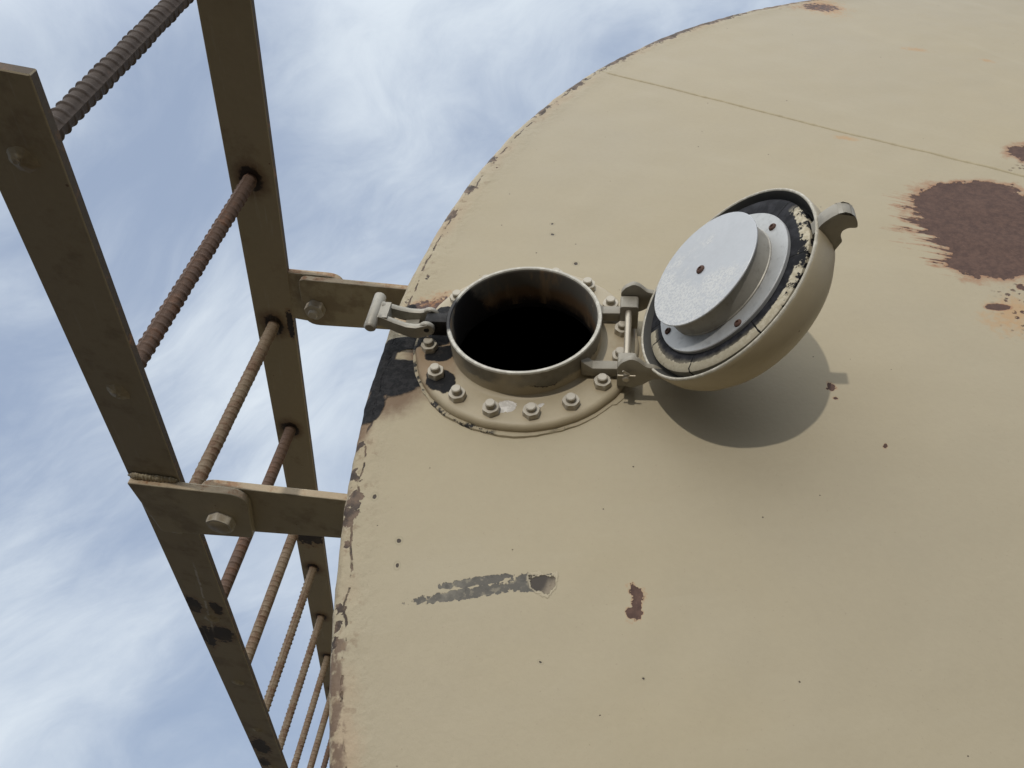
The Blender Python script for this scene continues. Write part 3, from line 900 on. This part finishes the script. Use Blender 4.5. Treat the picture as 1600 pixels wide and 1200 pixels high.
# lower bracket: tab welded on the stringer's outside, clip from the tank behind it
Y0 = 0.4275
tab = flatbar('bracket_tab', [(-0.032, 0.485), (0.1285, 0.462), (0.1225, 0.571), (-0.012, 0.603)], [0.003, 0.030, 0.006, 0.006], -0.0115, -0.0006, ladder)
bm = bmesh.new()                                            # weld along the tab's upper end
prev = None
for i in range(121):
    t = i / 120
    p = Vector((-0.034 + 0.068 * t, 0.4815 - 0.010 * t, -0.0015))
    rip = 0.95 + 0.45 * mnoise.noise(Vector((t * 9, 0.3, 2))) + 0.16 * mnoise.noise(Vector((t * 26, 5, 2)))
    en = min(1.0, 6 * min(t, 1 - t) + 0.25)
    row = [bm.verts.new(p + Vector((0, -0.0064 * rip * en * cos(q) + 0.0012 * mnoise.noise(Vector((t * 14, q, 7))), -0.0036 * rip * en * sin(q) + 0.0008 * mnoise.noise(Vector((t * 30, q * 2, 1)))))) for q in [k * pi / 8 for k in range(9)]]
    if prev:
        for k in range(8): bm.faces.new((prev[k], prev[k + 1], row[k + 1], row[k]))
    prev = row
recalc(bm)
link('weld', bm, M['paint'], tab, angle=70)


def ladder_bolt(x, y, z, d, nut=False):
    """bolt through tab and clip along Z; d=-1 head towards the viewer's side"""
    bm = bmesh.new()
    if not nut:
        hex_prism(bm, 0.0190, 0.0, d * 0.0125, 0.35)
        lathe(bm, [(0.0140, d * 0.0126), (0.0125, d * 0.0132), (0, d * 0.0133)], 32)
        cyl(bm, (0, 0, -d * 0.001), (0, 0, -d * 0.038), 0.0062, 16)
    else:
        cyl(bm, (0, 0, -d * 0.036), (0, 0, d * 0.0220), 0.0080, 24, chamfer=0.0012)
    recalc(bm)
    b_ = link('bolt', bm, M['bolt'], ladder, angle=35); b_.location = (x, y, z)
    bm = bmesh.new()
    if nut:
        hex_prism(bm, 0.0172, d * 0.0004, d * 0.0150, 0.2)
    else:
        hex_prism(bm, 0.0146, -d * 0.0225, -d * 0.034, 0.2)
    recalc(bm)
    link('nut', bm, M['bolt'], b_, angle=35)
    return b_


ladder_bolt(0.086, 0.533, -0.0115, -1)
# upper bracket: tab behind, clip in front
flatbar('bracket_tab', [(0.034, 0.480), (0.131, 0.468), (0.125, 0.585), (0.034, 0.585)], [0.0, 0.030, 0.012, 0.0], GAP + 0.0006, GAP + 0.0115, ladder)
ladder_bolt(0.085, 0.533, GAP - 0.0117, -1, nut=True)
# clips are welded to the tank: its own parts, built in the ladder's frame
def tank_clip(pts, rads, z0, z1):
    bm = bmesh.new()
    prism(bm, round_corners(pts, rads), z0, z1); recalc(bm)
    for f in bm.faces:
        if f.normal.y < -0.5: f.material_index = 1
    bevel(bm, 0.0013, 2, 50)
    o = link('ladder_bracket', bm, [M['paint'], M['edge']], tank, angle=22)
    o.matrix_parent_inverse = Matrix.Identity(4)
    o.matrix_local = Matrix.Translation(-TC) @ LAD
    return o


tank_clip([(0.055, 0.476), (0.275, 0.444), (0.275, 0.540), (0.055, 0.590)], [0.028, 0, 0, 0.02], 0.0002, 0.0110)
tank_clip([(0.058, 0.478), (0.275, 0.452), (0.275, 0.545), (0.062, 0.582)], [0.012, 0, 0, 0.028], GAP - 0.0115, GAP - 0.0004)

# ================================================================ hatch
HM = frame((0.17639, 0.766, 0.70647 + CAM_H), (0.982115, -0.187997, 0.010340), (0, 0.054917, 0.998491), (-0.188282, -0.980633, 0.053935))
hatch = empty('tank_hatch', HM)
tag(hatch, 'round bolted tank hatch with its domed lid swung open beside a dark hole', 'hatch')
RF = 0.1475
bm = bmesh.new()
lathe(bm, [(0.0931, -0.006), (0.0931, 0.0030), (0.0931, 0.0060), (0.0932, 0.0118), (0.0992, 0.0150), (0.1020, 0.0128), (0.1065, 0.0120), (RF - 0.0075, 0.0120), (RF - 0.0038, 0.0110), (RF - 0.0012, 0.0085), (RF, 0.0050), (RF, 0.0005), (RF - 0.002, -0.006)], 144,
      mats=[1, 1, 1, 0, 0, 0, 0, 0, 0, 0, 0, 0])
for v in bm.verts:
    r = hypot(v.co.x, v.co.y)
    if r > RF - 0.009: k = 1 + 0.0012 / r * mnoise.noise(Vector((v.co.x * 40, v.co.y * 40, 0))) ; v.co.x *= k; v.co.y *= k
recalc(bm)
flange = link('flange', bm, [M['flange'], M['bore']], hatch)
# sealing strip squeezed out under the flange
bm = bmesh.new()
prev = None; first = None; n = 240
for i in range(n):
    a = 2 * pi * i / n
    ex = 0.0050 + 0.0022 * mnoise.noise(Vector((cos(a) * 2.2, sin(a) * 2.2, 8))) + 0.0011 * mnoise.noise(Vector((cos(a) * 14, sin(a) * 14, 2)))
    if 3.05 < a < 3.5: ex *= 0.8
    if -0.9 < ((a + pi) % (2 * pi) - pi) < -0.35: ex += 0.004
    row = []
    for (dr, zz) in ((-0.004, 0.0008), (ex * 0.45, 0.0022), (ex * 0.9, 0.0012), (ex * 1.15, -0.0022), (ex * 1.15, -0.010)):
        row.append(bm.verts.new(((RF + dr) * cos(a), (RF + dr) * sin(a), zz + 0.0005 * mnoise.noise(Vector((cos(a) * 25, sin(a) * 25, dr * 300))))))
    if prev:
        for k in range(4): bm.faces.new((prev[k], row[k], row[k + 1], prev[k + 1]))
    else: first = row
    prev = row
for k in range(4): bm.faces.new((prev[k], first[k], first[k + 1], prev[k + 1]))
recalc(bm)
link('sealing_strip', bm, M['strip'], hatch)
# neck
bm = bmesh.new()
lathe(bm, [(0.0992, 0.0135), (0.0987, 0.020), (0.0986, 0.0480), (0.0998, 0.0500), (0.1000, 0.0530), (0.0990, 0.0545), (0.0958, 0.0545), (0.0945, 0.0530), (0.0937, 0.0500), (0.0930, 0.0100), (0.0928, -0.0058)], 144,
      mats=[0, 0, 0, 0, 0, 0, 0, 1, 1, 1])
recalc(bm)
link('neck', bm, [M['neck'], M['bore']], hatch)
# throat below the neck, open into the tank
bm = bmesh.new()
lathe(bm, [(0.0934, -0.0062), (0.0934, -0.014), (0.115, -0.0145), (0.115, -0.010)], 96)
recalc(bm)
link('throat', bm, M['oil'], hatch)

# bolts
RB = 0.1275
def bolt_part(i):
    bm = bmesh.new()
    hgt = 0.0162 + 0.0014 * random.uniform(-1, 1)
    pr = [(0, 0.010)]
    pr.append((0.0058, 0.010))
    z = 0.0195
    pr.append((0.0058, z))
    while z < 0.0118 + hgt - 0.0036:
        pr += [(0.0063, z + 0.0005), (0.0063, z + 0.0009), (0.0058, z + 0.0014)]; z += 0.0016
    top = 0.0118 + hgt
    pr += [(0.0063, top - 0.0022), (0.0063, top - 0.0011), (0.0053, top), (0, top)]
    lathe(bm, pr, 24); recalc(bm)
    return bm
bolt_proto = None
for i in range(16):
    a = radians(-3.4 + 22.5 * i)
    b_ = link('bolt', bolt_part(i), M['bolt'], hatch, angle=30)
    bm = bmesh.new()
    hex_prism(bm, 0.0114, 0.0121, 0.0206, random.uniform(0, pi / 3)); recalc(bm)
    nut = link('nut', bm, M['bolt'], b_, angle=35)
    rad = RB + (0.002 if i in (2, 3) else 0)
    b_.location = (rad * cos(a), rad * sin(a), 0)
    if i == 7:
        b_.data.materials[0] = M['oil']; nut.data.materials[0] = M['oil']
        b_['label'] = 'bolt blackened by oil beside the latch'

PHI = radians(-12.97); TH_L = radians(132.68)
U = Vector((cos(PHI), sin(PHI), 0)); T = Vector((-sin(PHI), cos(PHI), 0)); Z = Vector((0, 0, 1))
HX, HH, RL, OFF, SL = 0.13258, 0.042595, 0.1282, 0.00871, -0.01867
# ---- hinge brackets (frame: x=U, y=T, z out)
HF = Matrix(((U.x, T.x, 0, 0), (U.y, T.y, 0, 0), (0, 0, 1, 0), (0, 0, 0, 1)))
def place(o, parent, mat):
    o.parent = parent; o.matrix_parent_inverse = Matrix.Identity(4); o.matrix_local = mat; return o
for sgn in (1, -1):
    tc_ = 0.0360 if sgn > 0 else -0.0665
    ta_ = 0.0430 if sgn > 0 else -0.0570
    bm = bmesh.new()
    # side outline in (u, z), extruded along t
    rt = sqrt(0.0975 ** 2 - ta_ ** 2)
    arm = [(rt - 0.002, 0.0165), (HX - 0.004, 0.0165), (HX - 0.004, 0.0310), (rt + 0.012, 0.0300), (rt - 0.002, 0.0420)]
    prism(bm, arm, ta_ - 0.0070, ta_ + 0.0070)
    blk = round_corners([(HX - 0.011, 0.0135), (HX + 0.0125, 0.0135), (HX + 0.0125, 0.0520), (HX - 0.011, 0.0520)], [0.001, 0.001, 0.004, 0.004], 4)
    prism(bm, blk, tc_ - 0.0105, tc_ + 0.0105)
    for v in bm.verts: v.co = Vector((v.co.x, v.co.z, v.co.y))
    recalc(bm); bevel(bm, 0.0016, 3, 30)
    o = link('hinge_bracket', bm, M['fitting'], hatch, angle=35); place(o, hatch, HF)
bm = bmesh.new()
cyl(bm, (HX, -0.0930, HH), (HX, 0.0720, HH), 0.0042, 24, chamfer=0.0012)
cyl(bm, (HX, 0.0690, HH), (HX, 0.0755, HH), 0.0062, 24, chamfer=0.0012)
recalc(bm)
hp = link('hinge_pin', bm, M['pin'], hatch); place(hp, hatch, HF)
bm = bmesh.new()                                            # split pin at the lower end
cyl(bm, (HX - 0.010, -0.0895, HH + 0.004), (HX + 0.011, -0.0905, HH + 0.005), 0.0012, 10)
cyl(bm, (HX + 0.004, -0.0895, HH + 0.006), (HX - 0.004, -0.0905, HH + 0.013), 0.0012, 10)
recalc(bm); link('split_pin', bm, M['pin'], hp)

# ---- latch handle opposite the hinge (frame: x=-U direction, y=T*-1)
LF = Matrix(((-U.x, -T.x, 0, 0), (-U.y, -T.y, 0, 0), (0, 0, 1, 0), (0, 0, 0, 1)))
bm = bmesh.new()
YL = 0.0                                                    # latch centreline
def rail(side):
    path = [(0.1245, 0.0135, 0.0415), (0.1310, 0.0140, 0.0395), (0.1400, 0.0145, 0.0370), (0.1530, 0.0140, 0.0385), (0.1680, 0.0125, 0.0440), (0.1800, 0.0115, 0.0500), (0.1880, 0.0110, 0.0540)]
    hgts = [0.0092, 0.0096, 0.0096, 0.0092, 0.0088, 0.0084, 0.0080]
    prev = None
    for k, (sx, ty, sz) in enumerate(path):
        a, h_ = 0.0040, hgts[k]
        row = [bm.verts.new((sx, side * ty + YL + p, sz + q)) for (p, q) in ((-a, -h_), (a, -h_), (a * 1.0, h_ - 0.001), (a * 0.5, h_), (-a * 0.5, h_), (-a, h_ - 0.001))]
        if prev:
            for i in range(6): bm.faces.new((prev[i], prev[(i + 1) % 6], row[(i + 1) % 6], row[i]))
        else: bm.faces.new(row)
        prev = row
    bm.faces.new(prev[::-1])
    cyl(bm, (0.1265, side * 0.0135 - 0.0034, 0.0415), (0.1265, side * 0.0135 + 0.0034, 0.0415), 0.0105, 28, chamfer=0.0012)
rail(1); rail(-1)
# end block merging rails into the grip
prism(bm, [(0.1770, -0.0145), (0.1950, -0.0150), (0.1950, 0.0150), (0.1770, 0.0145)], 0.0450, 0.0600)
prism(bm, [(0.142, -0.012), (0.160, -0.012), (0.160, 0.012), (0.142, 0.012)], 0.0315, 0.0345)
cyl(bm, (0.1965, -0.0315, 0.0560), (0.1965, 0.0315, 0.0560), 0.0080, 28, chamfer=0.0022)
recalc(bm)
lat = link('latch_handle', bm, M['handle'], hatch, angle=45); place(lat, hatch, LF)
lat['label'] = 'cast T shaped latch handle with slotted arm'
bm = bmesh.new()
prism(bm, [(0.094, -0.0085), (0.1300, -0.0085), (0.1300, 0.0085), (0.094, 0.0085)], 0.0230, 0.0490)
cyl(bm, (0.1265, -0.0185, 0.0415), (0.1265, 0.0185, 0.0415), 0.0040, 16)
recalc(bm); bevel(bm, 0.002, 2, 40)
lb = link('latch_bracket', bm, M['oil'], hatch, angle=40); place(lb, hatch, LF)

# ---- lid
V = -cos(TH_L) * U + sin(TH_L) * Z
N_ = -cos(TH_L) * Z - sin(TH_L) * U
LC = Z * HH + U * HX + V * (RL + OFF) + T * SL
LM = frame(LC, V, T, N_)
bm = bmesh.new()
outer = [(RL - 0.0036, -0.0150), (RL - 0.0028, -0.0139), (RL - 0.0012, -0.0138), (RL - 0.0002, -0.0152), (RL + 0.0002, -0.0200), (RL - 0.0004, -0.0300), (0.1255, -0.0430), (0.1195, -0.0560), (0.1095, -0.0680), (0.0950, -0.0785), (0.0760, -0.0870), (0.0520, -0.0930), (0.0250, -0.0960), (0, -0.0967)]
inn = [(RL - 0.0036, -0.0150), (RL - 0.0050, -0.0185), (RL - 0.0085, -0.0280), (0.1170, -0.0320), (0.090, -0.0335), (0, -0.0335)]
lathe(bm, outer, 160, 0); lathe(bm, inn, 160, 1)
recalc(bm)
bmesh.ops.remove_doubles(bm, verts=bm.verts[:], dist=1e-5)
lid = link('lid', bm, [M['dome'], M['lid_in']], hatch, angle=60); place(lid, hatch, LM)
lid['label'] = 'open domed lid with silver disc on its inside'
# gasket ring
bm = bmesh.new()
lathe(bm, [(0.0900, -0.034), (0.0900, -0.0175), (0.0990, -0.0165), (0.1120, -0.0165), (0.1155, -0.0190), (0.1160, -0.034)], 144); recalc(bm)
link('gasket', bm, M['gasket'], lid)
bm = bmesh.new()
lathe(bm, [(0, -0.030), (0.0930, -0.030), (0.0930, -0.0132), (0.0922, -0.0122), (0.0, -0.0122)], 128); recalc(bm)
plate = link('backing_plate', bm, M['alu_grey'], lid, angle=30)
bm = bmesh.new()
lathe(bm, [(0.0725, -0.0130), (0.0725, -0.0108), (0.0716, -0.0100), (0.0716, 0.0138), (0, 0.0138)], 128); recalc(bm)
link('spacer', bm, M['cyl'], lid, angle=30)
bm = bmesh.new()
lathe(bm, [(0, 0.0139), (0.0754, 0.0139), (0.0757, 0.0145), (0.0756, 0.0155), (0.0750, 0.0160), (0, 0.0160)], 144); recalc(bm)
link('disc', bm, M['alu'], lid, angle=30)


def screw(x, y, z, r):
    bm = bmesh.new()
    lathe(bm, [(0, z - 0.004), (r, z - 0.004), (r, z + 0.0008), (r * 0.86, z + 0.0018), (r * 0.55, z + 0.0024), (r * 0.45, z + 0.0022), (r * 0.40, z + 0.0010), (0, z + 0.0009)], 28)
    xf(bm, Matrix.Translation((x, y, 0))); recalc(bm)
    return link('screw', bm, M['screw'], lid, angle=35)


screw(-0.0030, 0, 0.0160, 0.0056)
for (x_, y_) in ((0.0772, 0.0272), (0.0200, -0.0845), (-0.0800, -0.0232), (-0.0250, 0.083)):
    screw(x_, y_, -0.0122, 0.0046)
# lid ears (hinge side) : plates across T in lid (x, z)
hx_l = -(RL + OFF)
def ear_outline():
    ct, st = -cos(TH_L), sin(TH_L)
    uz = [(-0.0110, 0.0120), (-0.0050, 0.0213), (0.0050, 0.0272), (0.0125, 0.0245), (0.0225, 0.0145), (0.0330, 0.0120), (0.0580, -0.0055), (0.0300, -0.0065), (0.0220, -0.0150), (0.0066, -0.0234), (-0.0020, -0.0190), (-0.0095, 0.0033)]
    pts = [(hx_l + ct * a + st * b_, -st * a + ct * b_) for a, b_ in uz]
    return round_corners(pts, [0.004, 0.004, 0.003, 0.004, 0.003, 0.002, 0.0, 0.004, 0.005, 0.006, 0.004, 0.005], 4)
for sgn in (1, -1):
    y_ = (0.0520 if sgn > 0 else -0.0808) - SL
    bm = bmesh.new()
    prism(bm, ear_outline(), y_ - 0.0035, y_ + 0.0035)
    for v in bm.verts: v.co = Vector((v.co.x, v.co.z, v.co.y))
    recalc(bm); bevel(bm, 0.0014, 2, 40)
    link('hinge_ear', bm, M['fitting'], lid, angle=40)
# lug for the latch, opposite the hinge
bm = bmesh.new()
lug = round_corners([(0.118, -0.018), (0.1330, -0.0135), (0.1490, -0.0135), (0.1590, -0.0195), (0.1605, -0.0330), (0.1535, -0.0430), (0.1455, -0.0345), (0.1375, -0.0365), (0.1330, -0.0465), (0.118, -0.0520)],
                    [0.0, 0.003, 0.007, 0.009, 0.008, 0.003, 0.006, 0.005, 0.002, 0.0], 5)
prism(bm, lug, -0.0200, -0.0020)
for v in bm.verts: v.co = Vector((v.co.x, v.co.z, v.co.y))
recalc(bm); bevel(bm, 0.0016, 2, 40)
lg = link('lug', bm, M['fitting'], lid, angle=40)
